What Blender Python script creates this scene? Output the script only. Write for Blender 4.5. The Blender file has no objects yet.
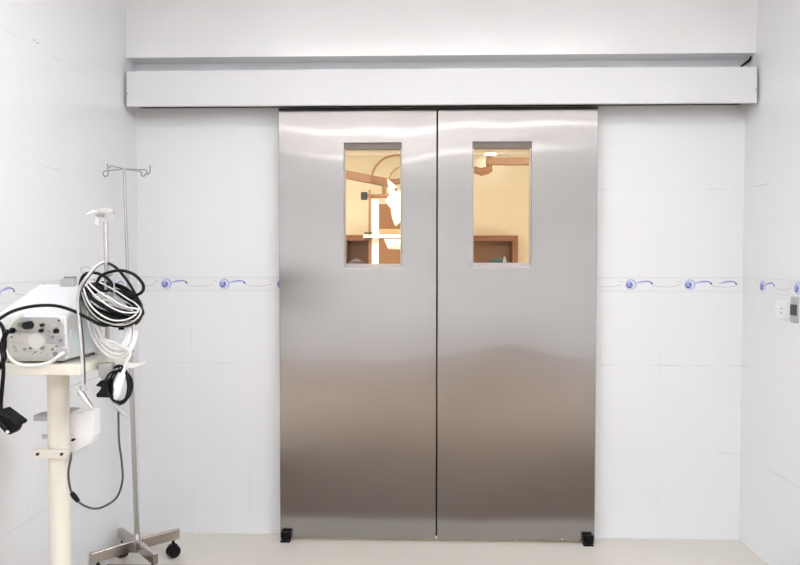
import bpy, math, random
from mathutils import Vector, Matrix
random.seed(7)
PI = math.pi
C = bpy.context.scene.collection
sc = bpy.context.scene

# ---------------------------------------------------------------- camera
CAM = Vector((-0.047, -3.3463, 1.3499)); YAW, PIT, ROL, F = -0.0287, -0.0269, 0.0008, 680.0
fw = Vector((math.sin(YAW)*math.cos(PIT), math.cos(YAW)*math.cos(PIT), math.sin(PIT)))
r0 = Vector((math.cos(YAW), -math.sin(YAW), 0)); u0 = r0.cross(fw)
rv = r0*math.cos(ROL) + u0*math.sin(ROL); uv = -r0*math.sin(ROL) + u0*math.cos(ROL)
cd = bpy.data.cameras.new('camera'); cam = bpy.data.objects.new('camera', cd); C.objects.link(cam)
m = Matrix((rv, uv, -fw)).transposed().to_4x4(); m.translation = CAM
cam.matrix_world = m
cd.sensor_fit = 'HORIZONTAL'; cd.sensor_width = 36; cd.lens = F/800*36; cd.clip_start = .05
sc.camera = cam
# ---------------------------------------------------------------- world, view
w = bpy.data.worlds.new('world'); sc.world = w; w.use_nodes = True
w.node_tree.nodes['Background'].inputs[0].default_value = (.8, .85, .9, 1)
w.node_tree.nodes['Background'].inputs[1].default_value = .3
vs = sc.view_settings
vs.view_transform = 'Standard'; vs.look = 'None'; vs.gamma = 1; vs.use_curve_mapping = False
vs.exposure = 0.27
TUBE = 9.0
NEAR = 11.0
WING = 30.0
WING_LEFT = 43.0      # added fill panel in the left wing
LOBBY = 0.50      # strength of the added broad lobby panels
THEATRE = 42.0    # strength of the added operating room panels
SPOT = 6.0


def P(px, py, Y):
    """world point on the plane y=Y seen at picture position px,py"""
    d = fw + rv*((px-400)/F) + uv*((282.5-py)/F)
    return CAM + d*((Y-CAM.y)/d.y)

# ---------------------------------------------------------------- materials
def mat(name, col, rough=.5, metal=0, emit=0, noise=0, nscale=20, bump=0, coat=0, trans=0, spec=None):
    M = bpy.data.materials.new(name); M.use_nodes = True
    nt = M.node_tree; b = nt.nodes['Principled BSDF']
    b.inputs['Base Color'].default_value = (*col, 1); b.inputs['Roughness'].default_value = rough
    b.inputs['Metallic'].default_value = metal; b.inputs['Coat Weight'].default_value = coat
    b.inputs['Coat Roughness'].default_value = .1
    b.inputs['Transmission Weight'].default_value = trans
    if spec is not None: b.inputs['Specular IOR Level'].default_value = spec
    if emit:
        b.inputs['Emission Color'].default_value = (*col, 1); b.inputs['Emission Strength'].default_value = emit
    if noise or bump:
        tc = nt.nodes.new('ShaderNodeTexCoord'); n = nt.nodes.new('ShaderNodeTexNoise')
        n.inputs['Scale'].default_value = nscale; n.inputs['Detail'].default_value = 4
        nt.links.new(tc.outputs['Object'], n.inputs['Vector'])
        if noise:
            mx = nt.nodes.new('ShaderNodeMix'); mx.data_type = 'RGBA'
            mx.inputs['A'].default_value = (*[c*(1-noise) for c in col], 1)
            mx.inputs['B'].default_value = (*[min(1, c*(1+noise)) for c in col], 1)
            nt.links.new(n.outputs['Fac'], mx.inputs['Factor']); nt.links.new(mx.outputs['Result'], b.inputs['Base Color'])
        if bump:
            bp = nt.nodes.new('ShaderNodeBump'); bp.inputs['Strength'].default_value = bump; bp.inputs['Distance'].default_value = .002
            nt.links.new(n.outputs['Fac'], bp.inputs['Height']); nt.links.new(bp.outputs['Normal'], b.inputs['Normal'])
    return M

def tile_mat(name, axis, off, col=(.83, .845, .865)):
    """glossy white wall tile .2885 x .4285 with faint joints, patchy dirt in the grout"""
    M = bpy.data.materials.new(name); M.use_nodes = True
    nt = M.node_tree; N = nt.nodes.new; L = nt.links.new; b = nt.nodes['Principled BSDF']
    g = N('ShaderNodeNewGeometry'); s = N('ShaderNodeSeparateXYZ'); L(g.outputs['Position'], s.inputs[0])
    def mth(op, a, b2=None, c=None):
        n = N('ShaderNodeMath'); n.operation = op
        for i, v in enumerate((a, b2, c)):
            if v is None: continue
            if isinstance(v, (int, float)): n.inputs[i].default_value = v
            else: L(v, n.inputs[i])
        return n.outputs[0]
    u = s.outputs[axis]; z = s.outputs['Z']
    def line(v, per, o, wd):
        a = mth('ADD', v, o); a = mth('PINGPONG', a, per/2)     # 0 at a joint
        return mth('LESS_THAN', a, wd)
    ju = line(u, .2885, off, .0011); jz = line(z, .4285, 0, .0011)
    n1 = N('ShaderNodeTexNoise'); n1.inputs['Scale'].default_value = 3.1; L(g.outputs['Position'], n1.inputs['Vector'])
    dirt = N('ShaderNodeMapRange'); dirt.inputs['From Min'].default_value = .57; dirt.inputs['From Max'].default_value = .7
    dirt.inputs['To Min'].default_value = .10; dirt.inputs['To Max'].default_value = 1; L(n1.outputs['Fac'], dirt.inputs['Value'])
    j = mth('MAXIMUM', mth('MULTIPLY', ju, .35), jz); jm = mth('MULTIPLY', j, dirt.outputs['Result'])
    n2 = N('ShaderNodeTexNoise'); n2.inputs['Scale'].default_value = 1.3; L(g.outputs['Position'], n2.inputs['Vector'])
    m1 = N('ShaderNodeMix'); m1.data_type = 'RGBA'; m1.inputs['A'].default_value = (*[c*.985 for c in col], 1); m1.inputs['B'].default_value = (*[c*1.015 for c in col], 1)
    L(n2.outputs['Fac'], m1.inputs['Factor'])
    m2 = N('ShaderNodeMix'); m2.data_type = 'RGBA'; m2.inputs['B'].default_value = (.38, .38, .38, 1)
    L(jm, m2.inputs['Factor']); L(m1.outputs['Result'], m2.inputs['A']); L(m2.outputs['Result'], b.inputs['Base Color'])
    bp = N('ShaderNodeBump'); bp.inputs['Strength'].default_value = .12; bp.inputs['Distance'].default_value = .0004; bp.invert = True
    L(j, bp.inputs['Height'])
    n3 = N('ShaderNodeTexNoise'); n3.inputs['Scale'].default_value = 5; L(g.outputs['Position'], n3.inputs['Vector'])
    bp2 = N('ShaderNodeBump'); bp2.inputs['Strength'].default_value = .25; bp2.inputs['Distance'].default_value = .002
    L(n3.outputs['Fac'], bp2.inputs['Height']); L(bp.outputs['Normal'], bp2.inputs['Normal']); L(bp2.outputs['Normal'], b.inputs['Normal'])
    b.inputs['Roughness'].default_value = .16; b.inputs['Specular IOR Level'].default_value = .45
    return M

def steel_mat(name, col=(.35, .335, .325), rough=.27, wave=.65, aniso=.45, sheen=.16):
    """stainless sheet with an upright grain, slightly wavy, with wipe marks"""
    M = bpy.data.materials.new(name); M.use_nodes = True
    nt = M.node_tree; nt.nodes.clear(); N = nt.nodes.new; L = nt.links.new
    out = N('ShaderNodeOutputMaterial'); tc = N('ShaderNodeTexCoord')
    def noise(scale, sx, sy, sz, det=4):
        mp = N('ShaderNodeMapping'); mp.inputs['Scale'].default_value = (sx, sy, sz); L(tc.outputs['Object'], mp.inputs['Vector'])
        n = N('ShaderNodeTexNoise'); n.inputs['Scale'].default_value = scale; n.inputs['Detail'].default_value = det
        L(mp.outputs['Vector'], n.inputs['Vector']); return n.outputs['Fac']
    smear = noise(1.9, .8, 1, 1.6, 3)
    sp = N('ShaderNodeSeparateXYZ'); L(tc.outputs['Object'], sp.inputs[0]); wav = None
    def mm(op, a, b_=None, c_=None):
        q = N('ShaderNodeMath'); q.operation = op
        for i_, v_ in enumerate((a, b_, c_)):
            if v_ is None: continue
            if isinstance(v_, (int, float)): q.inputs[i_].default_value = v_
            else: L(v_, q.inputs[i_])
        return q.outputs[0]
    for kx, kz, ph, am in ((7.3, 3.1, .4, 1), (-5.2, 6.7, 1.9, .8), (11.0, -4.4, 3.3, .45), (3.6, 11.5, .9, .5), (-15.5, 8.0, 5.0, .22)):
        a_ = mm('SINE', mm('MULTIPLY_ADD', sp.outputs['Z'], kz, mm('MULTIPLY_ADD', sp.outputs['X'], kx, ph)))
        wav = mm('MULTIPLY', a_, am) if wav is None else mm('MULTIPLY_ADD', a_, am, wav)
    bp = N('ShaderNodeBump'); bp.inputs['Strength'].default_value = wave; bp.inputs['Distance'].default_value = .0011; L(wav, bp.inputs['Height'])
    m1 = N('ShaderNodeMix'); m1.data_type = 'RGBA'
    m1.inputs['A'].default_value = (*[c*.93 for c in col], 1); m1.inputs['B'].default_value = (*[c*1.06 for c in col], 1); L(smear, m1.inputs['Factor'])
    g = N('ShaderNodeBsdfAnisotropic'); g.distribution = 'BECKMANN'; g.inputs['Anisotropy'].default_value = aniso; g.inputs['Roughness'].default_value = rough
    g2 = N('ShaderNodeBsdfAnisotropic'); g2.distribution = 'BECKMANN'; g2.inputs['Roughness'].default_value = .11; g2.inputs['Anisotropy'].default_value = .75
    cb = N('ShaderNodeCombineXYZ'); cb.inputs['Z'].default_value = 1
    for q in (g, g2): L(m1.outputs['Result'], q.inputs['Color']); L(bp.outputs['Normal'], q.inputs['Normal']); L(cb.outputs[0], q.inputs['Tangent'])
    mx = N('ShaderNodeMixShader'); mx.inputs[0].default_value = sheen
    L(g.outputs[0], mx.inputs[1]); L(g2.outputs[0], mx.inputs[2]); L(mx.outputs[0], out.inputs[0])
    return M

TL = -1.4497; TR = 1.5216
m_tile_f = tile_mat('white_tile_front', 'X', 1.30+.17)
m_tile_s = tile_mat('white_tile_side', 'Y', .10)
m_tile_plain = mat('white_tile_band', (.83, .845, .865), .16)
m_paint = mat('white_paint', (.84, .85, .87), .6, noise=.015, nscale=3)
m_ceil = mat('ceiling_paint', (.85, .85, .85), .8)
m_bulk = mat('bulkhead_tile', (.82, .83, .84), .18, noise=.01, nscale=2)
m_cover = mat('white_powder_coat', (.76, .77, .79), .38, noise=.015, nscale=4)
m_floor2 = mat('added_brown_floor', (.25, .185, .13), .4, noise=.05, nscale=3)
m_floor = mat('beige_floor', (.70, .665, .60), .22, noise=.03, nscale=4)
m_steel = steel_mat('brushed_steel')
m_steel_b = steel_mat('polished_steel', (.62, .59, .56), .25, .1, .2, 0)
m_frame = mat('vision_frame_reflection', (.20, .165, .15), .5, .3)  # top rail: its darker reflection is put into the colour
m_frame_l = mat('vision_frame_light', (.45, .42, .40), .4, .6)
m_dark = mat('dark_gap', (.02, .02, .02), .7)
m_black = mat('black_rubber', (.004, .004, .005), .45, spec=.2)
m_blackc = mat('black_cable', (.003, .003, .0035), .32, spec=.22)
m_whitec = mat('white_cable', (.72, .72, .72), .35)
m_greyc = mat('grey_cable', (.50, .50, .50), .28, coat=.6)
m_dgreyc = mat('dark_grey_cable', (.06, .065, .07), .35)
m_cream = mat('cream_enamel', (.76, .74, .66), .35, noise=.03, nscale=8)
m_cream_d = mat('cream_plastic', (.50, .49, .46), .4)
m_whitep = mat('white_plastic', (.80, .81, .82), .35)
m_panel = mat('panel_grey', (.46, .455, .42), .4, noise=.06, nscale=60)
m_panel_d = mat('panel_dark_grey', (.22, .22, .22), .4)
m_greyp = mat('grey_plastic', (.42, .42, .43), .4)
m_pole = mat('plain_steel', (.50, .49, .47), .32, .9)
m_hook = mat('dull_hook_steel', (.30, .30, .30), .35, .6)
m_chrome = mat('chrome', (.72, .71, .70), .14, 1)
m_blue = mat('decor_blue', (.10, .12, .42), .2)
m_lblue = mat('decor_light_blue', (.42, .47, .76), .2)
m_line = mat('decor_grey', (.36, .36, .38), .3)
m_edge = mat('decor_edge', (.62, .63, .66), .3)
m_cwall = mat('cream_wall', (.90, .81, .66), .6, noise=.02, nscale=2)
m_cceil = mat('cream_ceiling', (.90, .84, .72), .7)
m_brown = mat('brown_laminate', (.26, .095, .04), .45, noise=.08, nscale=5)
m_tan = mat('tan_laminate', (.30, .145, .07), .5, noise=.05, nscale=5)
m_arm = mat('beige_arm_enamel', (.24, .11, .05), .4)
m_wenam = mat('white_enamel', (.86, .83, .80), .35)
m_teal = mat('teal_cloth', (.13, .30, .30), .7)
m_fill = mat('fill_panel', (.97, .98, 1), .5, emit=LOBBY)
m_near = mat('near_fill_panel', (.97, .98, 1), .5, emit=NEAR)
m_wing = mat('wing_fill_panel', (.97, .98, 1), .5, emit=WING)
m_wing_l = mat('left_wing_fill_panel', (.97, .98, 1), .5, emit=WING_LEFT)
m_tube = mat('tube_lamp', (.97, .985, 1), .5, emit=TUBE)
m_spot = mat('spot_panel', (1, 1, 1), .5, emit=SPOT)
m_wfill = mat('warm_fill_panel', (1, .95, .84), .5, emit=THEATRE)
m_glass = bpy.data.materials.new('clear_glass'); m_glass.use_nodes = True
_n = m_glass.node_tree; _n.nodes.clear()
_o = _n.nodes.new('ShaderNodeOutputMaterial'); _m = _n.nodes.new('ShaderNodeMixShader'); _t = _n.nodes.new('ShaderNodeBsdfTransparent'); _g = _n.nodes.new('ShaderNodeBsdfGlossy')
_f = _n.nodes.new('ShaderNodeFresnel'); _f.inputs[0].default_value = 1.22
_t.inputs[0].default_value = (.96, .94, .90, 1); _g.inputs['Roughness'].default_value = .02
_n.links.new(_f.outputs[0], _m.inputs[0]); _n.links.new(_t.outputs[0], _m.inputs[1]); _n.links.new(_g.outputs[0], _m.inputs[2]); _n.links.new(_m.outputs[0], _o.inputs[0])

# ---------------------------------------------------------------- mesh helpers
class MB:
    def __init__(s): s.v = []; s.f = []; s.m = []; s.s = []
    def add(s, vs, fs, smooth=False, mi=0):
        o = len(s.v); s.v += [tuple(v) for v in vs]
        for f in fs:
            s.f.append([i+o for i in f]); s.m.append(mi); s.s.append(smooth if isinstance(smooth, bool) else (len(f) == 4))
        return s
    def box(s, x0, x1, y0, y1, z0, z1, mi=0):
        v = [(x, y, z) for x in (x0, x1) for y in (y0, y1) for z in (z0, z1)]
        return s.add(v, [(0, 1, 3, 2), (4, 6, 7, 5), (0, 4, 5, 1), (2, 3, 7, 6), (0, 2, 6, 4), (1, 5, 7, 3)], mi=mi)
    def hexa(s, v, mi=0):   # 4 bottom (ccw) + 4 top
        return s.add(v, [(3, 2, 1, 0), (4, 5, 6, 7), (0, 1, 5, 4), (1, 2, 6, 5), (2, 3, 7, 6), (3, 0, 4, 7)], mi=mi)
    def bar(s, a, b, w_, h_, up=(0, 0, 1), mi=0):
        a = Vector(a); b = Vector(b); d = (b-a).normalized(); sd = d.cross(Vector(up)).normalized(); up = sd.cross(d)
        q = [(-1, -1), (1, -1), (1, 1), (-1, 1)]
        return s.hexa([a+sd*x*w_/2+up*y*h_/2 for x, y in q]+[b+sd*x*w_/2+up*y*h_/2 for x, y in q], mi)
    def tube(s, pts, r, n=10, mi=0, closed=False, caps=True):
        pts = [Vector(p) for p in pts]; k = len(pts)
        rr = r if isinstance(r, (list, tuple)) else [r]*k
        up = None; rings = []
        for i, p in enumerate(pts):
            if closed: t = pts[(i+1) % k]-pts[i-1]
            else: t = pts[min(i+1, k-1)]-pts[max(i-1, 0)]
            t = t.normalized()
            if up is None: up = Vector((0, 0, 1)) if abs(t.z) < .9 else Vector((1, 0, 0))
            sd = t.cross(up)
            if sd.length < 1e-5: sd = t.cross(Vector((0, 1, .1)))
            sd.normalize(); up = sd.cross(t).normalized()
            rings.append([p+(sd*math.cos(2*PI*j/n)+up*math.sin(2*PI*j/n))*rr[i] for j in range(n)])
        vs = [v for R in rings for v in R]; fs = []
        for i in range(k if closed else k-1):
            a = i*n; b = ((i+1) % k)*n
            for j in range(n): fs.append((a+j, a+(j+1) % n, b+(j+1) % n, b+j))
        s.add(vs, fs, True, mi)
        if caps and not closed:
            s.add(rings[0], [tuple(range(n))[::-1]], False, mi); s.add(rings[-1], [tuple(range(n))], False, mi)
        return s
    def cyl(s, a, b, r, r2=None, n=20, mi=0): return s.tube([a, b], [r, r if r2 is None else r2], n, mi)
    def ball(s, c, rx, ry=None, rz=None, n=16, mi=0, rot=None):
        ry = ry or rx; rz = rz or rx; c = Vector(c); vs = []; fs = []; h = n//2
        for i in range(h+1):
            for j in range(n):
                a = PI*i/h; b = 2*PI*j/n; v = Vector((rx*math.sin(a)*math.cos(b), ry*math.sin(a)*math.sin(b), rz*math.cos(a)))
                if rot: v = rot @ v
                vs.append(c+v)
        for i in range(h):
            for j in range(n): fs.append((i*n+j, (i+1)*n+j, (i+1)*n+(j+1) % n, i*n+(j+1) % n))
        return s.add(vs, fs, True, mi)
    def prism(s, poly, ext, mi=0, smooth=False):   # poly: 3d points; ext: vector
        n = len(poly); e = Vector(ext); v = [Vector(p) for p in poly]
        return s.add(v+[p+e for p in v], [tuple(range(n))[::-1], tuple(range(n, 2*n))]+[(i, (i+1) % n, n+(i+1) % n, n+i) for i in range(n)], smooth, mi)
    def build(s, name, mats, parent=None, bevel=0, loc=None):
        me = bpy.data.meshes.new(name); vs = s.v
        o = bpy.data.objects.new(name, me)
        off = Vector((0, 0, 0))
        if parent is not None: off = world_loc(parent)
        elif loc is not None: off = Vector(loc); o.location = off
        me.from_pydata([tuple(Vector(v)-off) for v in vs], [], s.f)
        if not isinstance(mats, (list, tuple)): mats = [mats]
        for x in mats: me.materials.append(x)
        me.polygons.foreach_set('material_index', s.m); me.polygons.foreach_set('use_smooth', s.s)
        me.update(); C.objects.link(o)
        import bmesh
        bm = bmesh.new(); bm.from_mesh(me); bmesh.ops.recalc_face_normals(bm, faces=bm.faces); bm.to_mesh(me); bm.free()
        if parent is not None: o.parent = parent
        if bevel:
            md = o.modifiers.new('bevel', 'BEVEL'); md.width = bevel; md.segments = 2; md.limit_method = 'ANGLE'; md.angle_limit = math.radians(50)
        return o

def world_loc(o):
    v = Vector((0, 0, 0))
    while o is not None: v += o.location; o = o.parent
    return v
def thing(name, label, cat, loc, group=None):
    o = bpy.data.objects.new(name, None); C.objects.link(o); o.location = loc; o.empty_display_size = .1
    return tag(o, label, cat, group)
def tag(o, label, cat, group=None):
    o['label'] = label; o['category'] = cat
    if group: o['group'] = group
    return o
def struct(o): o['kind'] = 'structure'; return o
def smooth(pts, n=8, closed=False):
    pts = [Vector(p) for p in pts]; k = len(pts); out = []
    for i in range(k if closed else k-1):
        if closed: a, b, c, d = pts[i-1], pts[i], pts[(i+1) % k], pts[(i+2) % k]
        else: a, b, c, d = pts[max(i-1, 0)], pts[i], pts[i+1], pts[min(i+2, k-1)]
        for j in range(n):
            t = j/n
            out.append(.5*((2*b)+(c-a)*t+(2*a-5*b+4*c-d)*t*t+(3*b-a-3*c+d)*t**3))
    if not closed: out.append(pts[-1])
    return out

# ================================================================ SETTING
HC = 2.90
WX0, WX1, WYB, YN = -3.8, 4.0, -6.8, -2.3       # unseen lobby, widened behind the camera to hold added lamps
DX0 = -.7266; DW = 1.5268; DM = DX0+DW/2
OX0, OX1, OH = DX0+.06, DX0+DW-.06, 2.04         # opening in the wall behind the leaves
WT = .16
RY = 5.75; RX0, RX1 = -3.0, 3.0; RH = 2.80       # operating room
struct(MB().box(WX0-.1, WX1+.1, -.36, RY+.1, -.1, 0).build('floor', m_floor))
struct(MB().box(WX0-.1, WX1+.1, WYB-.1, -.36, -.1, 0).build('floor', m_floor2))   # unseen browner floor, added to darken the door's lower reflection
mb = MB()
mb.box(TL-.1, OX0, 0, WT, 0, HC); mb.box(OX1, TR+.1, 0, WT, 0, HC); mb.box(OX0, OX1, 0, WT, OH, HC)
wf = struct(mb.build('wall_front', m_tile_f))
struct(MB().box(TL, TR, -.104, 0, 2.336, HC).build('wall_upper', m_bulk))
struct(MB().box(TL-.1, TL, YN, 0, 0, HC).box(WX0-.1, TL, YN-.1, YN, 0, HC).box(WX0-.1, WX0, WYB, YN-.1, 0, HC).build('wall_left', m_tile_s))
struct(MB().box(TR, TR+.1, YN, 0, 0, HC).box(TR, WX1+.1, YN-.1, YN, 0, HC).box(WX1, WX1+.1, WYB, YN-.1, 0, HC).build('wall_right', m_tile_s))
struct(MB().box(WX0-.1, WX1+.1, WYB-.1, WYB, 0, HC).build('wall_rear', mat('rear_wall_paint', (.70, .71, .73), .6)))
struct(MB().box(WX0-.1, WX1+.1, WYB-.1, WT, HC, HC+.1).build('ceiling', m_ceil))
# operating room shell
struct(MB().box(RX0-.1, RX1+.1, RY, RY+.1, 0, RH).build('wall_far', m_cwall))
struct(MB().box(RX0-.1, RX0, WT, RY, 0, RH).build('wall_far_left', m_cwall))
struct(MB().box(RX1, RX1+.1, WT, RY, 0, RH).build('wall_far_right', m_cwall))
struct(MB().box(RX0-.1, TL-.1, WT-.06, WT, 0, RH).box(TR+.1, RX1+.1, WT-.06, WT, 0, RH).build('wall_near', m_cwall))
struct(MB().box(RX0-.1, RX1+.1, WT, RY+.1, RH, RH+.1).build('ceiling', m_cceil))
# thin cornice line low on the far wall top, where the paint changes tone
zc = P(500, 188, RY).z
struct(MB().box(RX0, RX1, RY-.002, RY, zc, RH).build('trim_1', m_cceil))

# ---- decorative border tile band (relief .6 mm, pattern inlaid)
BT, BB = 1.2838, 1.2172
def band(name, a, b, normal, meds, extra=(), ends=(0, 0)):
    """a->b along the wall (left to right when facing it); meds: distances of medallions from a"""
    a = Vector(a); b = Vector(b); L_ = (b-a).length; t = (b-a).normalized(); n = Vector(normal)
    W = lambda s, z, h=0: a+t*s+Vector((0, 0, z))+n*h
    mb = MB()
    def poly(pts, h, mi):
        pts = [(min(max(s, 0), L_), z) for s, z in pts]
        mb.add([W(s, z, h) for s, z in pts], [tuple(range(len(pts)))], mi=mi)
    poly([(0, BB), (L_, BB), (L_, BT), (0, BT)], .0006, 0)
    for z in (BB, BT): mb.add([W(0, z-.0012, .0012), W(L_, z-.0012, .0012), W(L_, z+.0012, .0012), W(0, z+.0012, .0012)], [(0, 1, 2, 3)], mi=4)
    mb.add([W(0, BT-.010, .0008), W(L_, BT-.010, .0008), W(L_, BT-.0092, .0008), W(0, BT-.0092, .0008)], [(0, 1, 2, 3)], mi=4)
    mb.add([W(0, BB+.009, .0008), W(L_, BB+.009, .0008), W(L_, BB+.0098, .0008), W(0, BB+.0098, .0008)], [(0, 1, 2, 3)], mi=4)
    def strip(f, w_, s0, s1, h, mi, n_=14):
        for i in range(n_):
            u0_, u1_ = i/n_, (i+1)/n_; sa = s0+(s1-s0)*u0_; sb = s0+(s1-s0)*u1_
            if sb < 0 or sa > L_: continue
            sa = max(sa, 0); sb = min(sb, L_)
            mb.add([W(sa, f(u0_)-w_(u0_), h), W(sb, f(u1_)-w_(u1_), h), W(sb, f(u1_)+w_(u1_), h), W(sa, f(u0_)+w_(u0_), h)], [(0, 1, 2, 3)], mi=mi)
    mid = (BB+BT)/2-.001
    def disc(s, z, r, h, mi):
        if s-r < 0 or s+r > L_:
            if s < -r or s > L_+r: return
        poly([(s+r*math.cos(2*PI*i/20), z+r*math.sin(2*PI*i/20)) for i in range(20)], h, mi)
    def swoosh(s):
        strip(lambda u: mid+.006+.010*math.sin(u*PI*.75), lambda u: .0006+.0042*math.sin(PI*min(1, u*1.1)), s+.024, s+.100, .0009, 2)
        strip(lambda u: mid+.009+.011*math.sin(.6+u*PI*.75), lambda u: .0006+.0026*u*u, s+.055, s+.108, .0012, 1)
        disc(s+.108, mid+.007, .0050, .0014, 1)
    def med(s):
        disc(s+.007, mid+.002, .0265, .0008, 2); disc(s+.0035, mid+.0005, .0225, .0009, 0)
        disc(s, mid, .0195, .0010, 2); disc(s, mid-.001, .0135, .0012, 1); disc(s-.002, mid+.006, .0065, .0014, 2)
        strip(lambda u: mid-.004+.002*math.sin(u*6), lambda u: .0012, s-.010, s+.010, .0015, 0, 6)
        strip(lambda u: mid+.013+.004*math.sin(u*3), lambda u: .0010, s-.052, s-.030, .0010, 3, 6)
    for s in meds:
        med(s); swoosh(s)
        strip(lambda u: mid-.002-.008*math.sin(u*PI)+.010*max(0, u-.6), lambda u: .0009, s+.110, s+.245, .0010, 3, 18)
    for s in extra: swoosh(s)
    return struct(mb.build(name, [m_tile_plain, m_blue, m_lblue, m_line, m_edge]))
xl = lambda px: P(px, 285, 0).x
band('trim_2', (TL, 0, 0), (DX0-.002, 0, 0), (0, -1, 0), [xl(107)-TL, xl(165)-TL, xl(223)-TL, xl(281)-TL])
band('trim_3', (DX0+DW+.002, 0, 0), (TR, 0, 0), (0, -1, 0), [xl(571)-DX0-DW, xl(629)-DX0-DW, xl(688)-DX0-DW], [xl(713)-DX0-DW])
def ysd(px, X): # y on side wall x=X at picture column px
    d = fw+rv*((px-400)/F)+uv*((282.5-288)/F); return CAM.y+d.y*(X-CAM.x)/d.x
m0 = -ysd(762, TR)
band('trim_4', (TR, 0, 0), (TR, YN, 0), (-1, 0, 0), [m0+.2885*k for k in range(7)])
m1 = (ysd(-6, TL)-YN)
band('trim_5', (TL, YN, 0), (TL, 0, 0), (1, 0, 0), [m1+.2885*k for k in range(-4, 4)])

# ---- the two sliding leaves
FY, TH = -.070, .045
def leaf(name, x0, x1, wpx, glass_z):
    wx0, wx1 = P(wpx[0], 200, FY).x, P(wpx[1], 200, FY).x; z1, z0 = P(wpx[0], wpx[2], FY).z, P(wpx[0], wpx[3], FY).z
    mb = MB(); z_b, z_t = .012, 2.100; xs = (x0, wx0, wx1, x1); zs = (z_b, z0, z1, z_t); ya, yb = FY, FY+TH
    vs = []; 
    for y in (ya, yb):
        for z in zs:
            for x in xs: vs.append((x, y, z))
    fs = []
    for k in (0, 16):
        for i in range(3):
            for j in range(3):
                if i == 1 and j == 1: continue
                fs.append((k+i*4+j, k+i*4+j+1, k+(i+1)*4+j+1, k+(i+1)*4+j))
    ring = [0, 1, 2, 3, 7, 11, 15, 14, 13, 12, 8, 4]
    for i in range(12): a, b = ring[i], ring[(i+1) % 12]; fs.append((a, b, b+16, a+16))
    ring = [5, 6, 10, 9]
    for i in range(4): a, b = ring[i], ring[(i+1) % 4]; fs.append((a, b, b+16, a+16))
    mb.add(vs, fs)
    o = struct(mb.build(name, m_steel, bevel=.002))
    # recessed frame round the glass
    t1 = P(0, wpx[2]+6, FY).z; t0 = P(0, wpx[3]-4.5, FY).z; t1 = z1-(6*3.28/680); t0 = z0+(4.3*3.28/680); sw = .006
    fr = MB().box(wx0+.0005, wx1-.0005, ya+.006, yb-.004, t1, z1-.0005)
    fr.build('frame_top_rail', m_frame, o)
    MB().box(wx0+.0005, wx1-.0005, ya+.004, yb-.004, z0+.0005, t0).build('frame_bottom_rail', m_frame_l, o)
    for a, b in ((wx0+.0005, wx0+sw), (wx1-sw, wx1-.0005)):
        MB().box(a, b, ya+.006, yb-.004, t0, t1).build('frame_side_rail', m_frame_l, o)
    MB().box(wx0+sw, wx1-sw, ya+.018, ya+.024, t0, t1).build('glass_pane', m_glass, o)
    return o
d1 = leaf('door_1', DX0, DM-.003, (344, 401.5, 143, 268), 0)
d2 = leaf('door_2', DM+.003, DX0+DW, (472.5, 531.5, 142, 267), 0)
MB().box(DM-.010, DM+.012, FY+TH, FY+TH+.004, .012, 2.10).build('meeting_strip', m_dark, d1)
for px in (516, 562):  # chrome studs added for the gleams of light under the door
    c = P(px, 538.5, FY); MB().ball((c.x, FY, .020), .006, .004, .005).build('screw', m_chrome, d2)
for px in (411,):
    c = P(px, 536, FY); MB().ball((c.x, FY, .020), .003, .002, .003).build('screw', m_chrome, d1)

# ---- track cover above the leaves
cz0, cz1, cy = 2.096, 2.260, -.1448
tc = thing('track_cover', 'long white painted metal sliding door track cover above the steel door', 'track cover', (DM, 0, cz0))
MB().box(TL+.022, TR-.022, cy, cy+.003, cz0, cz1).box(TL+.022, TR-.022, cy+.003, 0, cz1-.003, cz1).box(TL+.022, TR-.022, cy+.003, cy+.020, cz0, cz0+.003).build('front_panel', m_cover, tc, bevel=.001)
for s, x in ((-1, TL+.014), (1, TR-.022)):
    e = MB().box(x, x+.008, cy+.003, 0, cz0-.002, cz1+.002).build('end_cap', m_cover, tc)
    MB().cyl((x+.004, cy+.003, cz0+.06), (x+.004, cy-.001, cz0+.06), .004, n=10).build('screw', m_greyp, e)
MB().box(TL+.04, TR-.04, -.062, -.034, 2.112, 2.150).build('track_rail', m_dark, tc)
MB().box(TL+.04, TR-.04, -.012, -.001, 2.118, 2.24).build('mounting_rail', m_dark, tc)
# cable end poking out above the cover's right end
mb = MB(); mb.tube(smooth([P(737, 71, -.05), P(741, 67, -.05), P(745, 63.5, -.05), P(749, 60.5, -.05), P(751, 57, -.05), P(751, 52, -.05)]), .0055, 8)
tag(mb.build('power_cable', m_blackc), 'short dark brown cable poking up above right end of track cover', 'cable')
# floor guides
for px, py, lb in ((285.5, 537, 'small black floor guide block at the left bottom corner of the steel door'), (588, 541, 'small black floor guide block at the right bottom corner of the steel door')):
    c = P(px, py, FY-.02); t = thing('floor_guide', lb, 'door guide', (c.x, FY-.022, 0), 'black floor guides under the door')
    MB().box(c.x-.024, c.x+.024, FY-.034, FY-.004, .000, .010).build('base_plate', m_black, t, bevel=.002)
    MB().box(c.x-.022, c.x+.026, FY-.028, FY-.004, .010, .050).build('guide_block', m_black, t, bevel=.004)
    for s in (-1, 1): MB().cyl((c.x+s*.017, FY-.031, .010), (c.x+s*.017, FY-.031, .012), .003, n=8).build('screw', m_panel_d, t)

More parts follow.
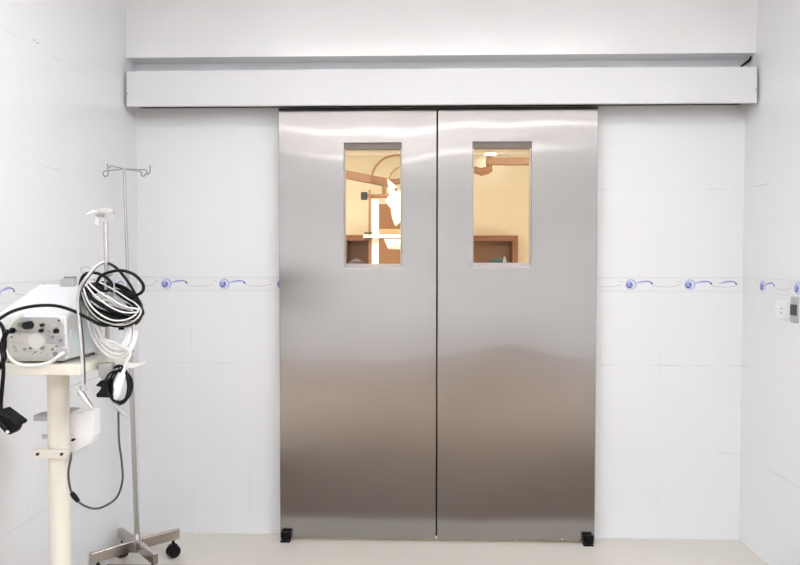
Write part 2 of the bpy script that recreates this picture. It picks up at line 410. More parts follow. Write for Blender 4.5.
# ---- unseen lobby lamps: panels added as fill, tubes set by the door's streaks
def ceiling_light(x, y, sx, sy, z, lb, mt, grp, r=False):  # draws the seen downlight and the added unseen panels
    t = thing('ceiling_light', lb, 'ceiling light', (x, y, z), grp)
    if r:
        MB().cyl((x, y, z), (x, y, z-.012), sx+.015, n=32).build('rim', m_wenam, t)
        MB().cyl((x, y, z-.012), (x, y, z-.016), sx, n=32).build('diffuser', mt, t)
    else:
        MB().box(x-sx/2-.03, x+sx/2+.03, y-sy/2-.03, y+sy/2+.03, z-.03, z).build('frame', m_wenam, t)
        MB().box(x-sx/2, x+sx/2, y-sy/2, y+sy/2, z-.036, z-.030).build('diffuser', mt, t)
ceiling_light(.10, -1.85, 2.4, .30, HC, 'added wide ceiling fill panel nearest the steel door', m_near, 'added lobby ceiling panels')
ceiling_light(3.1, -3.4, 1.1, 1.7, HC, 'added bright fill panel in the unseen right wing of the lobby', m_wing, 'added lobby ceiling panels')
ceiling_light(-2.95, -3.4, 1.1, 1.7, HC, 'added bright fill panel in the unseen left wing of the lobby', m_wing_l, 'added lobby ceiling panels')
ceiling_light(.1, -3.70, 3.6, .90, HC, 'added broad soft fill panel in the middle of the unseen lobby', m_fill, 'added lobby ceiling panels')
ceiling_light(.1, -5.15, 3.6, 1.20, HC, 'added broad soft fill panel furthest from the steel door', m_fill, 'added lobby ceiling panels')
for y, lb in ((-4.35, 'unseen slim tube light between the two broad ceiling panels'), (-6.05, 'unseen slim tube light along the rear wall of the lobby')):
    t = thing('tube_light', lb, 'tube light', (.1, y, HC), 'unseen slim tube lights of the lobby')
    MB().box(-1.7, 1.9, y-.03, y+.03, HC-.03, HC).build('batten', m_wenam, t)
    MB().cyl((-1.68, y, HC-.048), (1.88, y, HC-.048), .016, n=12).build('tube', m_tube, t)

# ================================================================ RIGHT WALL FITTINGS
def wallbox(mb, p0, p1, y0_, y1_, d0, d1_, mi=0):
    """box on the right wall between picture columns p0..p1 and rows"""
    a, b = ysd(p0, TR), ysd(p1, TR); yc = (a+b)/2
    def zz(py): 
        d = fw+rv*(((p0+p1)/2-400)/F)+uv*((282.5-py)/F); return CAM.z+d.z*(TR-CAM.x)/d.x
    return mb.box(TR-d1_, TR-d0, b, a, zz(y1_), zz(y0_), mi)
t = thing('wall_socket', 'white square wall socket plate on right wall below the border', 'socket', (TR, ysd(783, TR), 1.17))
wallbox(MB(), 777.5, 790, 301, 319, 0, .009).build('plate', m_whitep, t, bevel=.002)
for q in (308, 312): wallbox(MB(), 783, 785, q, q+1.3, .009, .0095).build('pin_hole', m_greyp, t)
t = thing('wall_switch', 'grey wall box with a dark centre beside the white socket', 'switch', (TR, ysd(795, TR), 1.17))
wallbox(MB(), 792, 799.5, 297, 323, 0, .006).build('housing', m_greyp, t, bevel=.003)
wallbox(MB(), 792.5, 798.8, 304.5, 315.5, .006, .009).build('rocker', mat('dark_blue_plastic', (.02, .022, .04), .3), t, bevel=.002)

# ================================================================ IV STAND
CX, CY = max(P(134, 541, -.396).x, TL+.151), -.396
iv = thing('iv_stand', 'tall stainless steel drip stand with four hooks in left corner', 'drip stand', (CX, CY, 0))
ZL = .106
for k in range(4):
    a = math.radians(45+90*k); d = Vector((math.cos(a), math.sin(a), 0)); c = Vector((CX, CY, 0)); R_ = .196
    lg = MB().bar(c+d*.020+Vector((0, 0, ZL)), c+d*R_+Vector((0, 0, ZL-.004)), .022, .046).build('leg', m_steel_b, iv, bevel=.002)
    cc = c+d*(R_-.028); sd = Vector((-d.y, d.x, 0))
    MB().cyl(cc+Vector((0, 0, ZL-.026)), cc+Vector((0, 0, .050)), .007, n=10).bar(cc+Vector((0, 0, .056))-sd*.014, cc+Vector((0, 0, .056))+sd*.014, .03, .006).build('caster_fork', m_black, lg)
    w_ = MB()
    for s in (-1, 1): w_.cyl(cc+sd*s*.004+Vector((0, 0, .028)), cc+sd*s*.018+Vector((0, 0, .028)), .028, n=20)
    w_.cyl(cc-sd*.02+Vector((0, 0, .028)), cc+sd*.02+Vector((0, 0, .028)), .006, n=10)
    w_.build('caster_wheel', m_black, lg, bevel=.003)
MB().box(CX-.022, CX+.022, CY-.022, CY+.022, ZL-.030, ZL+.027).build('hub', m_steel_b, iv, bevel=.004)
MB().cyl((CX, CY, ZL+.027), (CX, CY, ZL+.050), .017, .013).build('collar', m_chrome, iv)
ptop = P(124, 169, CY); pb = Vector((CX, CY, ZL+.03)); pmid = pb.lerp(ptop, .52)
MB().cyl(pb, pmid, .0105).build('lower_pole', m_pole, iv)
MB().cyl(pmid-Vector((0, 0, .02)), pmid+Vector((0, 0, .02)), .015).build('height_knob', m_steel_b, iv)
MB().cyl(pmid, ptop, .0065, n=12).build('upper_pole', m_pole, iv)
for (pxs) in ([(124, 169), (111, 170.5), (105.5, 171), (103, 173), (105, 176.5), (108, 174), (107.5, 163.5)], [(124, 169), (114, 166.5), (110.5, 166), (109.5, 168)],
              [(124, 169), (138, 171), (141, 172), (141.5, 175.5), (144.5, 176), (146, 173)], [(124, 169), (138, 169.6), (146, 170), (147.5, 174.5), (150, 171.5), (150, 165)]):
    i = len(pxs); sgn = {7: -.05, 4: .12, 6: .06}.get(i, -.05)
    pts = [P(a, b, CY+ (0 if j == 0 else sgn*min(1, abs(a-124)/18)*.5)) for j, (a, b) in enumerate(pxs)]
    MB().tube(smooth(pts, 6), .0026, 8).build('hook', m_hook, iv)

# ================================================================ CART
zt = 1.075; TX0, TX1, TY0, TY1 = -1.285, P(79, 366, -1.526).x, -1.526, -1.25
PX, PY = P(58.5, 400, -1.345).x, -1.345
cart = thing('instrument_cart', 'cream enamelled pedestal cart standing at the left wall', 'cart', (PX, PY, 0))
MB().box(TX0, TX1, TY0, TY1, zt-.030, zt).build('tabletop', m_cream, cart, bevel=.004)
MB().tube([(PX, PY, .16), (PX, PY, zt-.030)], .0305, 28).build('post', m_cream, cart)
zb = P(58, 453, PY-.03).z
br = MB().box(P(35.5, 453, PY-.034).x, P(68.5, 453, PY-.034).x, PY-.045, PY-.031, zb-.013, zb+.013).build('bracket', m_cream, cart, bevel=.003)
for px in (38, 62): c = P(px, 454, PY-.045); MB().cyl((c.x, PY-.045, c.z), (c.x, PY-.050, c.z), .0045, n=10).build('bolt', m_dark, br)
# foot frame (below the picture)
for k in range(4):
    a = math.radians(45+90*k); d = Vector((math.cos(a), math.sin(a), 0)); c = Vector((PX, PY, 0))
    lg = MB().bar(c+Vector((0, 0, .13)), c+d*.24+Vector((0, 0, .10)), .04, .04).build('foot', m_cream, cart, bevel=.004)
    cc = c+d*.22; sd = Vector((-d.y, d.x, 0))
    MB().cyl(cc-sd*.012+Vector((0, 0, .035)), cc+sd*.012+Vector((0, 0, .035)), .035, n=20).build('caster_wheel', m_black, lg)
    MB().cyl(cc+Vector((0, 0, .068)), cc+Vector((0, 0, .09)), .008, n=10).build('caster_fork', m_black, lg)
# white holder slung behind the post, with grey rims
hy = PY+.032
h = MB()
poly = [(52, 414), (52, 452), (70, 456), (78, 451), (90, 444), (93, 436), (93, 412), (88, 410), (80, 414)]
h.prism([P(a, b, hy) for a, b in poly], (0, .05, 0))
ho = h.build('holder', mat('milky_plastic', (.86, .87, .88), .4), cart, bevel=.004)
MB().box(P(34, 417, hy).x, P(49, 417, hy).x, hy-.004, hy+.05, P(40, 421, hy).z, P(40, 415, hy).z).build('grey_rim', m_greyp, ho, bevel=.002)
MB().prism([P(a, b, hy-.004) for a, b in ((67, 411), (71, 412.5), (75, 411), (78, 409.5), (74, 408.3), (68, 408.6))], (0, .02, 0)).build('clip', m_greyp, ho)
MB().prism([P(a, b, hy-.003) for a, b in ((70, 440.5), (73, 441.5), (76, 439), (73, 438.5))], (0, .005, 0)).build('slot', m_black, ho)
MB().box(P(43, 435, hy).x, P(48, 435, hy).x, hy-.006, hy, P(43, 438, hy).z, P(43, 434, hy).z).build('slot', m_greyp, ho)
# cable pole on the cart
QX, QY = P(107, 300, -1.33).x, -1.33
qt = P(105.5, 222, QY)
cp = MB().tube([(QX, QY, zt-.03), (QX, QY, zt+.2), qt], .0065, 12).build('cable_pole', m_pole, cart)
MB().tube([P(104, 225, QY-.004), P(106.5, 262, QY-.004)], .0025, 8).build('thin_rod', m_greyp, cp)
MB().tube(smooth([P(97, 214.5, QY), P(101, 212.8, QY), P(108, 212.8, QY), P(112.5, 214.3, QY)], 4), [.010]*4+[.014]*4+[.016]*4+[.013], 14).build('clamp_head', m_cream_d, cp)
MB().cyl(P(109, 216, QY-.012), P(109, 216, QY-.024), .013, n=14).build('clamp_knob', m_greyp, cp)
MB().tube(smooth([P(99, 214, QY), P(93, 212, QY), P(87.5, 214.5, QY)], 4), [.006]*5+[.0035]*4, 10).build('lever', m_whitep, cp)
MB().bar(P(98, 217, QY), P(97, 225, QY), .012, .006, up=(0, 1, 0)).build('tab', m_whitep, cp)
for dx in (0, 8.5):
    MB().tube(smooth([(QX, QY, P(0, 277, QY).z), P(105+dx, 274, QY-.04), P(105+dx, 280, QY-.085), P(106+dx, 297, QY-.090)], 5), .003, 8).build('cable_hook', m_greyp, cp)
MB().box(QX-.012, QX+.03 if False else QX+.012, QY-.012, QY+.012, zt-.05, zt-.02).build('pole_clamp', m_cream_d, cart, bevel=.002)
MB().box(TX1-.002, QX+.012, QY-.012, QY+.012, zt-.026, zt-.006).build('pole_bracket', m_cream_d, cart)

# ================================================================ ELECTROSURGICAL UNIT
bx0 = P(-6, 340, -1.496).x; bx1 = P(66.5, 340, -1.496).x; by0, by1 = -1.496, -1.265
zf = P(50, 316.5, by0).z; zbk = P(60, 283.5, by1).z
zfoot = zt+.008
eu = thing('electrosurgical_unit', 'white electrosurgical generator with knobs and sloping top on cream cart', 'medical device', ((bx0+bx1)/2, (by0+by1)/2, zt))
bb = MB().hexa([(bx0, by0, zfoot), (bx1, by0, zfoot), (bx1, by1, zfoot), (bx0, by1, zfoot), (bx0, by0, zf), (bx1, by0, zf), (bx1, by1, zbk), (bx0, by1, zbk)])
bb.build('body', mat('generator_enamel', (.70, .72, .735), .4), eu, bevel=.006)
for x in (bx0+.03, bx1-.03):
    for y in (by0+.03, by1-.03): MB().cyl((x, y, zt), (x, y, zfoot+.001), .010, n=12).build('rubber_foot', m_black, eu)
fy = by0-.004
fp = MB().prism([P(a, b, fy) for a, b in ((9, 321), (18, 317), (58, 317.5), (63.5, 326), (65, 361), (3, 361.5))], (0, .005, 0)).build('front_panel', m_panel, eu, bevel=.0015)
MB().prism([P(a, b, fy-.001) for a, b in ((22, 317), (57, 317.5), (58, 321), (20, 321))], (0, .003, 0)).build('trim_strip', m_greyp, fp)
MB().prism([P(a, b, fy-.001) for a, b in ((8, 332), (56, 336), (60, 354), (50, 358), (10, 358))], (0, .003, 0)).build('label_plate', mat('pale_plate', (.55, .545, .51), .35), fp)
MB().prism([P(a, b, fy-.0015) for a, b in ((45, 335), (63, 336), (64, 345), (47, 344))], (0, .003, 0)).build('label_plate', mat('grey_plate', (.36, .36, .37), .35), fp)
def dot(px, py, r, dpt, mt, name, par, cone=.85):
    c = P(px, py, fy); c1 = c+Vector((0, -dpt, 0)); MB().cyl(c+Vector((0, .002, 0)), c1, r*.00272, r*.00272*cone, n=18).build(name, mt, par)
dot(30, 325, 4.4, .022, m_black, 'knob', fp); dot(21.5, 324.5, 2.6, .010, m_panel_d, 'knob', fp); dot(13, 330.5, 3.2, .018, m_black, 'knob', fp)
dot(43, 325, 1.9, .010, m_black, 'switch', fp); dot(42, 330.5, 2.0, .010, m_black, 'switch', fp); dot(54, 325, 3.8, .014, m_greyp, 'knob', fp)
dot(57, 331, 2.6, .010, m_black, 'switch', fp); dot(59, 320.5, .9, .004, m_dark, 'screw', fp)
dot(36.5, 341, 8, .003, mat('dial_face', (.66, .655, .63), .35), 'dial', fp, 1)
dot(62, 352, 5.5, .012, m_greyp, 'socket', fp); dot(58, 353.5, 3.0, .015, m_panel_d, 'socket', fp)
for px, py, r in ((25, 349, 1.3), (31, 348, 1.6), (43, 348, 2.2), (53, 349, 1.5), (61, 340.5, 1.6), (36, 352, 1), (53, 337, 1.3), (57, 346, 1.2), (12, 337, 1)):
    dot(px, py, r, .006, m_panel_d, 'indicator', fp)
for px, py, r in ((48, 337, 1.5), (50, 342, 1.2), (57, 342, 1.6), (46, 347, 1), (27, 332, .9), (49, 331, 1), (20, 334, .8), (33, 354, .9), (41, 353, .9), (47, 354, .9), (22, 354, .8), (64, 336, 1), (60, 346, 1.4)):
    dot(px, py, r, .0045, m_greyp, 'indicator', fp)
for a0, b0, a1, b1 in ((10, 331.5, 40, 333), (10, 342, 24, 343), (12, 356.5, 50, 357), (40, 333, 62, 334.5), (24, 351, 46, 352)):
    MB().bar(P(a0, b0, fy-.003), P(a1, b1, fy-.003), .0016, .0012, up=(0, 1, 0)).build('printed_line', m_greyp, fp)
MB().bar(P(13, 346, fy-.003), P(17, 352, fy-.003), .006, .006, up=(0, 1, 0)).build('lever_switch', m_greyp, fp)
for a in (35, 38): MB().box(P(a-2, 0, fy).x, P(a+1.5, 0, fy).x, fy-.0035, fy-.003, P(0, a+6, fy).z, P(0, a+5.4, fy).z).build('dial_mark', m_greyp, fp)
# pale blue side vent
MB().box(bx1, bx1+.003, by0+.02, by1-.05, zfoot+.02, zfoot+.085).build('side_label', mat('pale_blue_plate', (.66, .73, .76), .3), eu)
# little grey adaptor lying at the back of the top
c = P(67, 280, by1-.03)
t = thing('adaptor', 'small grey adaptor lying on the back of the white generator', 'adaptor', (c.x, c.y, c.z-.008))
zz0 = zbk-.02+.012
xa, xb, xc = (P(q, 280, by1-.026).x for q in (60, 74, 63)); za = P(67, 278.5, by1-.026).z; zd = P(67, 276.5, by1-.026).z
MB().box(xa, xb, by1-.026, by1-.006, zbk-.009, za).build('case', m_greyp, t, bevel=.002)
MB().box(xc, xb, by1-.024, by1-.008, za, zd).build('lid', m_panel_d, t, bevel=.001)

# ================================================================ CABLES
K = .00294
def coil(cpx, cpy, Y, A, B, turns, jit, depth, r, tail0=(), tail1=(), seed=1, ph=0, n=26, wa=.82, wb=.75):
    """hanging coil: A, B are the ellipse half axes in picture pixels; returns points"""
    rnd = random.Random(seed); pts = list(tail0); N_ = int(turns*n); k = None
    js = [(rnd.uniform(-1, 1), rnd.uniform(-1, 1), rnd.uniform(wa, 1.08), rnd.uniform(wb, 1.12)) for _ in range(int(turns)+3)]
    for i in range(N_+1):
        th = ph+2*PI*i/n; t_ = i/n; q = int(t_); f = t_-q; f = f*f*(3-2*f)
        g = [js[q][e]*(1-f)+js[q+1][e]*f for e in range(4)]
        x = cpx+g[0]*jit+A[0]*math.cos(th)*g[2]+B[0]*math.sin(th)*g[3]
        y = cpy+g[1]*jit+A[1]*math.cos(th)*g[2]+B[1]*math.sin(th)*g[3]
        pts.append(P(x, y, Y-depth*math.sin(th)+.010*(t_-turns/2)))
    return pts+list(tail1)
# black coil with an arch over the generator
YC = -1.40
arch = [P(a, b, y) for a, b, y in ((-14, 328, -1.56), (0, 318.5, -1.55), (12, 311.5, -1.54), (28, 307, -1.53), (45, 305.3, -1.52), (60, 306.5, -1.51), (76, 312, -1.50), (90, 319.5, -1.49), (104, 325.5, -1.47))]
pts = coil(112, 304, YC, (28, 9), (-5, 19), 7.0, 3.2, .045, .0045, tail0=arch, seed=3, ph=1.2, wb=.45)
o = MB(); o.tube(smooth(pts, 3), .0046, 8); tag(o.build('black_cable', m_blackc), 'thick black cable coiled on the cart pole and arching over the white generator', 'cable')
pts = coil(113, 300, YC-.02, (27, 10), (-3, 13), 5.0, 3.5, .05, .0042, seed=11, ph=.4, wb=.25, tail1=[])
o = MB(); o.tube(smooth(pts, 3), .0040, 8); tag(o.build('black_cable', m_blackc), 'thinner glossy black cable looped inside the coil on the cart pole', 'cable')
pts = smooth([P(a, b, y) for a, b, y in ((81, 292, -1.43), (80, 285, -1.44), (82.5, 277, -1.44), (88, 273, -1.43), (98, 273.5, -1.41), (108, 279, -1.42), (112, 286, -1.44), (106, 291, -1.46), (98.5, 288, -1.47), (97.5, 282, -1.47), (101, 276, -1.47), (110, 272, -1.47), (122, 270.5, -1.46), (134, 274.5, -1.45), (142, 282.5, -1.44), (143.5, 289, -1.44), (140, 293.5, -1.44), (133, 295, -1.42), (122, 290, -1.38))], 5)
o = MB(); o.tube(pts, .0045, 8); tag(o.build('black_cable', m_blackc), 'black cable rising in a single wide loop above the coil', 'cable')
pts = smooth([P(a, b, y) for a, b, y in ((136, 322, -1.40), (139.5, 305, -1.40), (133, 290, -1.40), (126, 279, -1.39), (118, 269.5, -1.37), (111, 264.5, -1.345), (105, 262.5, -1.305), (99, 264.5, -1.33), (92, 271, -1.38), (85, 281, -1.42), (82, 290, -1.43))], 5)
o = MB(); o.tube(pts, .0045, 8); tag(o.build('black_cable', m_blackc), 'black cable passing behind the pole at the very top of the coil', 'cable')
# grey cable, sheath lightened for its highlight: over the coil and down past the generator
YG = -1.50
g = smooth([P(a, b, y) for a, b, y in ((104, 262, -1.46), (100, 263.5, -1.47), (94, 268, -1.485), (86, 278, YG), (80.5, 286, YG), (78, 296, YG), (78, 310, YG), (80, 330, YG), (81.5, 350, YG), (82.5, 370, YG), (82.5, 387, YG))], 5)
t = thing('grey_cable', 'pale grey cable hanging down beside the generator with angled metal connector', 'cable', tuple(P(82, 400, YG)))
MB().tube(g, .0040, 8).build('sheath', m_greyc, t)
MB().tube([p+Vector((.0050, .003, 0)) for p in g[12:]], .0022, 8).build('shade_line', m_dgreyc, t)  # dark line drawn for the shaded side of the sheath
MB().cyl(P(82.5, 385, YG), P(84, 391, YG), .0085, n=14).build('collar', m_greyp, t)
MB().tube([P(80, 391, YG), P(85, 399, YG), P(92, 408, YG)], [.009, .008, .005], 12).build('connector', m_chrome, t)
# light strands across the coil
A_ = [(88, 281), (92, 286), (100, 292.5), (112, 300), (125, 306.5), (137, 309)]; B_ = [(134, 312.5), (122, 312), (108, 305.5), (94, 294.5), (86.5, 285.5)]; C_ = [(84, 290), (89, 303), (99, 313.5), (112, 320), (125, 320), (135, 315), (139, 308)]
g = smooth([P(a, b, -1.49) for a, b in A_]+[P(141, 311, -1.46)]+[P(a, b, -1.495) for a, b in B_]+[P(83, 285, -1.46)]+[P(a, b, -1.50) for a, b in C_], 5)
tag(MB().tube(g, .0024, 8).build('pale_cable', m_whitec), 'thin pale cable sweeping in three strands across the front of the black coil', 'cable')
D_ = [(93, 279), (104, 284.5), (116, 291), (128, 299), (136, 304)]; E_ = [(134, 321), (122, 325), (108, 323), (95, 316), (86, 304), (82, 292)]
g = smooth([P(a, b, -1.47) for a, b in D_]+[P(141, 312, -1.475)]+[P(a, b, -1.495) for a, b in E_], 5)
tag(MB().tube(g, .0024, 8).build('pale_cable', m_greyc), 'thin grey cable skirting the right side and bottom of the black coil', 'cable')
# white coil
pts = []
for k in range(4*24+10):
    u_ = k/(4*24+10); th = 2*PI*k/24+.2; e = (0, .30, .55, .12, .42, .2)[min(5, k//24)]; e2 = (.30, .55, .12, .42, .2, .2)[min(5, k//24)]; f_ = (k % 24)/24; e = e*(1-f_)+e2*f_
    a_ = 25*(1-e*.95); b_ = 37*(1-e*.8)
    pts.append(P(110.5+4*e+a_*math.cos(th)+6*math.sin(th), 323+b_*math.sin(th), -1.415-.03*math.sin(th)+.012*math.cos(th)))
pts += [P(a, b, -1.45) for a, b in ((129, 350), (126, 362), (124, 372))]
t = thing('diathermy_pencil', 'white cable coiled under the black one, ending in a white handpiece', 'medical handpiece', tuple(P(118, 386, -1.46)))
MB().tube(smooth(pts, 3), .0048, 8).build('coiled_lead', m_whitec, t)
MB().tube(smooth([P(124, 370, -1.455), P(121.5, 377, -1.465), P(119, 385, -1.47), P(117.5, 393, -1.47), P(115.5, 400, -1.47)], 4), [.005]*3+[.010]*3+[.0125]*4+[.011]*4+[.008]*2+[.006], 14).build('handle', m_whitep, t)
MB().tube([P(113, 403, -1.47), P(118, 408, -1.475), P(127, 416, -1.475)], [.006, .0075, .004], 12).build('connector', m_greyp, t)
# white loop in front of the generator
g = smooth([P(a, b, -1.545) for a, b in ((24, 314), (17, 317.5), (10, 324), (5.5, 333), (4, 344), (6.5, 354), (12, 360.5), (20, 364.5), (30, 366), (42, 364.5), (52, 361), (60, 355)) ]+[P(63, 353, -1.515)], 5)
tag(MB().tube(g, .0052, 8).build('white_cable', m_whitec), 'white cable curving in a wide loop across the generator front', 'cable')
# black mains lead bundle hanging off the cart's left edge
t = thing('mains_lead', 'folded black mains lead with plug hanging at the left edge of cart', 'power cord', tuple(P(4, 420, -1.55)))
g = smooth([P(a, b, -1.56) for a, b in ((-8, 318), (2, 326), (5, 342), (3, 360), (3.5, 372), (2, 390), (1, 408), (4, 418))], 5)
MB().tube(g, .0052, 8).build('cord', m_blackc, t)
for k, off in enumerate(((0, 0), (-2, 4))):
    g = smooth([P(a+off[0], b+off[1]*.4, -1.565-.008*k) for a, b in ((8, 330), (3, 345), (5, 358), (-2, 372), (-3, 400), (1, 410), (14, 418), (20, 424), (12, 430), (2, 420))], 5)
    MB().tube(g, .0050, 8).build('cord', m_blackc, t)
MB().prism([P(a, b, -1.57) for a, b in ((-2, 410), (3, 409), (20, 421.5), (21.5, 424), (16, 427), (14, 432), (9, 435.5), (5, 434), (-4, 424))], (0, .035, 0)).build('plug', m_black, t, bevel=.005)
MB().cyl(P(7.5, 432, -1.57), P(7.5, 432, -1.585), .0045, n=10).build('plug_pin', m_chrome, t)
# small black coil below, with plug, and grey tail that loops to the cart
YB = -1.44
pts = coil(120, 386, YB, (13, 2), (-1, 17), 6.0, 2.2, .022, .0030, seed=9, ph=-1.5, wa=.5, wb=.85)
t = thing('foot_switch_lead', 'small black cable coil with plug hanging below the cart top', 'cable', tuple(P(120, 386, YB)))
MB().tube(smooth(pts, 3), .0030, 8).build('coil', m_blackc, t)
MB().prism([P(a, b, YB-.03) for a, b in ((95, 386), (100, 380.5), (104, 382), (108, 380), (110, 398), (96, 397.5), (96, 394), (99, 391), (101, 387.5))], (0, .03, 0)).build('plug', m_black, t, bevel=.003)
g = smooth([P(a, b, y) for a, b, y in ((118, 400, YB), (118.5, 415, YB), (119, 440, YB), (121.5, 460, YB), (122.5, 480, YB), (117, 497, YB), (105, 506, YB), (93, 508.5, YB), (80, 503, YB), (72, 493, YB), (69, 482, -1.42), (68.5, 470, -1.40), (71, 458, -1.36), (71, 452, -1.30))], 5)
MB().tube(g, .0032, 8).build('tail', m_dgreyc, t)
MB().tube([P(71.5, 492.5, YB), P(74, 496, YB), P(78.5, 501.5, YB)], [.006, .008, .006], 10).build('inline_connector', m_black, t)
# grey receptacle and the white clip
c = P(104, 372, -1.42)
t = tag(MB().prism([P(a, b, -1.43) for a, b in ((97, 364), (111, 363), (112, 379), (102, 380), (98, 376))], (0, .03, 0)).build('junction_box', m_greyp, bevel=.004), 'small grey connector box under the right edge of the cart top', 'connector')
t = tag(MB().prism([P(a, b, -1.445) for a, b in ((124, 362), (137, 364), (146, 361.5), (144, 364.5), (132, 368.5), (126, 367.5))], (0, .006, 0)).build('white_clip', m_whitep, bevel=.001), 'thin white plastic clip sticking out under the white coil', 'clip')
t = tag(MB().tube(smooth([P(a, b, -1.36) for a, b in ((84, 274), (81, 271), (82, 267.5), (87, 267), (92, 269.5), (96, 272))], 5), .0012, 6).build('thin_wire', m_greyp), 'thin wire loop sticking up left of the black coil', 'wire')

# ================================================================ OPERATING ROOM
for x, y, sx, lb in ((-1.4, 4.3, .7, 'small unseen warm fill panel added at the far left of the operating room'), (-.9, 1.3, 1.0, 'unseen warm fill panel added just inside the left of the steel door'), (1.3, 1.6, 1.1, 'unseen warm fill panel added just inside the right of the steel door')):  # unseen panels added to light the operating room
    ceiling_light(x, y, sx, .5 if sx > .8 else .25, RH, lb, m_wfill, 'added operating room ceiling panels')
c = P(490.5, 153, 4.9)
zl = RH; q = fw+rv*((490.5-400)/F)+uv*((282.5-153.2)/F); q = CAM+q*((RH-CAM.z)/q.z)
ceiling_light(q.x, q.y, .08, 0, RH, 'small round downlight seen through the right door window', m_spot, None, r=True)
# niches with brown frames in the far wall: framed cabinets standing proud
def cabinet(px0, px1, py0, py1, hidden0, hidden1, lb, hidden_w=0):
    Y = RY-.30; a = P(px0, 250, Y).x; b = P(px1, 250, Y).x; z1 = P(400, py0, Y).z; fwid = 5.5*(Y+3.35)/F; z0 = .0
    t = thing('wall_cabinet', lb, 'cabinet', ((a+b)/2, RY-.15, 0), 'brown framed cabinets in the operating room')
    z_s = P(400, 262, Y).z
    MB().box(a, b, Y, RY, z1-fwid, z1).build('top_panel', m_brown, t); 
    MB().box(a, a+fwid, Y, RY, 0, z1-fwid).build('side_panel', m_brown if hidden_w else m_tan, t); MB().box(b-fwid, b, Y, RY, 0, z1-fwid).build('side_panel', m_brown, t)
    MB().box(a+fwid, b-fwid, RY-.02, RY, 0, z1-fwid).build('back_panel', m_tan, t)
    MB().box(a+fwid, b-fwid, Y+.02, RY-.02, z_s-.06, z_s-.02).build('shelf', m_brown, t)
    MB().box(a+fwid, b-fwid, Y+.01, RY-.02, 0, z_s-.06).build('door', m_brown, t)
    return z_s-.02
zs1 = cabinet(341, 374, 235, 263, 0, 0, 'brown framed cabinet low in the left door window')
zs2 = cabinet(432, 518, 235.5, 263, 0, 0, 'wide brown framed cabinet low in the right door window', 1)
def heap(px0, px1, h, Yc, z, mt, nm, lb, cat):
    a = P(px0, 258, Yc).x; b = P(px1, 258, Yc).x; m_ = MB(); rnd = random.Random(px0)
    n = 5
    for i in range(n):
        f = i/(n-1); hh = h*(.5+.5*math.sin(PI*f)); m_.ball((a+(b-a)*f, Yc+rnd.uniform(-.015, .015), z+hh*.5), (b-a)/n*.9, .04, hh*.5, 12)
    tag(m_.build(nm, mt), lb, cat)
heap(492, 508, .085, RY-.11, zs2, m_teal, 'folded_cloth', 'crumpled teal cloth in the wide brown cabinet', 'cloth')
heap(503, 506, .10, RY-.24, zs2, m_wenam, 'white_cup', 'small white cup in front of the teal cloth', 'cup')
heap(351, 362, .07, RY-.15, zs1, m_greyp, 'grey_tray', 'grey tray inside the left brown framed cabinet', 'tray')
# brown cupboard standing behind the white column
Y = 4.6
t = thing('tall_cupboard', 'tall brown cupboard behind the white column in the left window', 'cupboard', (P(396, 250, Y).x, Y, 0))
a, b = P(379, 250, Y).x, P(425, 250, Y).x; zt1 = P(400, 204, Y).z; zt2 = P(400, 229, Y).z; zt3 = P(400, 234, Y).z
MB().box(a, b, Y, Y+.4, 0, zt3).box(a, b, Y, Y+.4, zt2, zt1).build('carcass', m_tan, t)
MB().box(a, b, Y-.01, Y+.4, zt3, zt2).build('cross_rail', mat('pale_wood', (.72, .48, .27), .5), t)
for q0, q1 in ((a+.01, (a+b)/2-.004), ((a+b)/2+.004, b-.01)): MB().box(q0, q1, Y-.018, Y, .05, zt3-.01).build('door', m_tan, t)
# white equipment column
Y = 2.7
t = thing('equipment_column', 'white equipment column with cross bar and brown rod in left door window', 'equipment stand', (P(375.5, 250, Y).x, Y, 0))
MB().box(P(371.8, 0, Y).x, P(378.8, 0, Y).x, Y-.02, Y+.02, .09, P(375, 200, Y).z).build('column', m_wenam, t, bevel=.004)
MB().tube([P(369.6, 190, Y-.02), P(369.6, 263, Y-.02), (P(369.6, 263, Y-.02).x, Y-.02, .09)], .010, 10).build('rod', m_arm, t)
MB().bar(P(363.5, 236.2, Y-.06), P(420, 236.2, Y-.06), .022, .030).build('cross_bar', m_wenam, t, bevel=.003)
for py in (233, 238.5): MB().bar(P(364.5, py, Y-.08), P(372.5, py, Y-.08), .02, .013).build('clamp', m_dark, t, bevel=.002)
MB().prism([P(a_, b_, Y+.05) for a_, b_ in ((384, 239), (420, 239), (420, 250), (388, 249))], (0, .06, 0)).build('tray', m_wenam, t, bevel=.004)
MB().box(P(363, 0, Y).x, P(388, 0, Y).x, Y-.2, Y+.2, .04, .09).build('base', m_wenam, t, bevel=.01)
for sx in (364, 387):
    for sy in (-.18, .18): MB().ball((P(sx, 0, Y).x, Y+sy, .022), .02, .02, .022).build('caster_wheel', m_black, t)
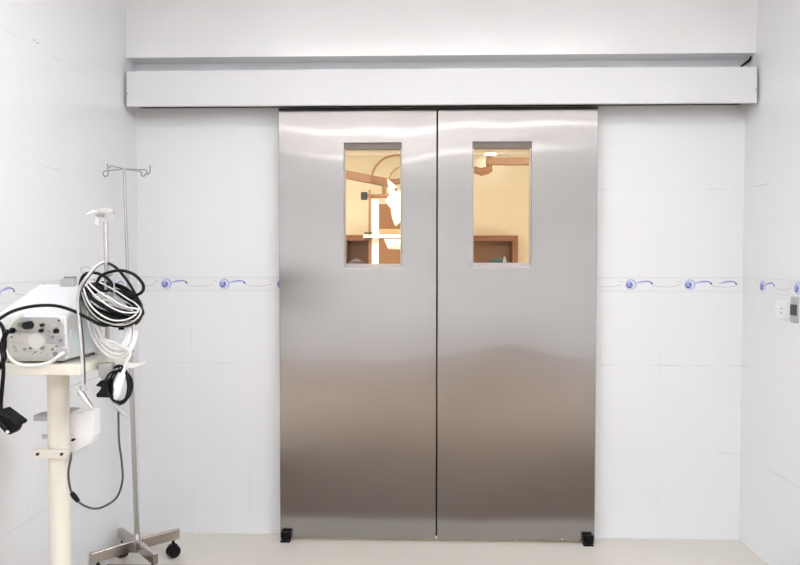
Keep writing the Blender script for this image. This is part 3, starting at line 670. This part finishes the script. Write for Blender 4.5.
# C-shaped hoop lamp with arm, hung from ceiling
Y = 2.9
t = thing('surgical_lamp', 'ceiling hung surgical lamp with round hoop in left door window', 'surgical lamp', (P(425, 160, Y).x, Y, RH))
hc = (397, 182)
MB().tube([P(hc[0]+26*math.cos(a_), hc[1]-27*math.sin(a_), Y) for a_ in [PI*(1.02-.04*i) for i in range(26)]], .0105, 10).build('outer_hoop', m_arm, t)
MB().tube([P(403+14*math.cos(a_), 182-15*math.sin(a_), Y+.03) for a_ in [PI*(1.0-.05*i) for i in range(21)]], .007, 10).build('inner_hoop', m_arm, t)
MB().bar(P(330, 171.5, Y+.10), P(392, 183.5, Y+.10), .05, .078).build('beam', m_arm, t, bevel=.006)
MB().bar(P(392, 182, Y+.10), P(430, 178, Y+.10), .05, .05).build('beam_end', m_arm, t, bevel=.006)
MB().tube([P(363, 196, Y-.04), P(425, 196.5, Y-.04)], .017, 12).build('handle_bar', m_arm, t)
MB().bar(P(361, 196, Y-.04), P(367.3, 196, Y-.04), .045, .068).build('grip', m_dark, t, bevel=.004)
MB().prism([P(a_, b_, Y-.08) for a_, b_ in ((387, 178), (394, 184), (401, 192), (410, 200), (405, 214), (400, 222), (395, 226), (392, 218), (390.5, 208), (386, 203), (385, 199), (389, 195))], (0, .10, 0)).build('lamp_head', m_wenam, t, bevel=.012)
MB().ball(P(396, 189.5, Y-.085), .017).build('knob', m_tan, t)
x_, y_ = P(425, 180, Y+.05).x, Y+.05
MB().cyl((x_, y_, P(425, 200, Y).z), (x_, y_, RH), .035).build('ceiling_tube', m_arm, t)
MB().box(P(382, 0, Y).x, P(386, 0, Y).x, Y+.02, Y+.06, P(0, 197, Y).z, P(0, 183, Y).z).build('link', m_arm, t)
# second ceiling arm in right window
Y = 3.2
t = thing('jointed_pendant', 'brown jointed ceiling pendant seen through the right door window', 'ceiling pendant', (P(552, 160, Y).x, Y, RH))
MB().bar(P(486, 161.5, Y), P(552, 161.5, Y), .06, .068).build('horizontal_arm', m_arm, t, bevel=.006)
MB().cyl(P(489.5, 156.5, Y), P(489.5, 172, Y), .028, n=20).build('joint_post', m_arm, t)
MB().tube(smooth([P(458, 166, Y-.02), P(472, 169, Y-.02), P(481, 171.5, Y-.02), P(489.5, 170, Y-.02)], 4), [.026]*5+[.034]*4+[.038]*3+[.03], 14).build('lower_arm', m_arm, t)
MB().ball(P(482, 172.5, Y-.02), .040, .035, .033).build('elbow', m_arm, t)
MB().cyl(P(552, 166, Y), (P(552, 166, Y).x, Y, RH), .04).build('ceiling_tube', m_arm, t)
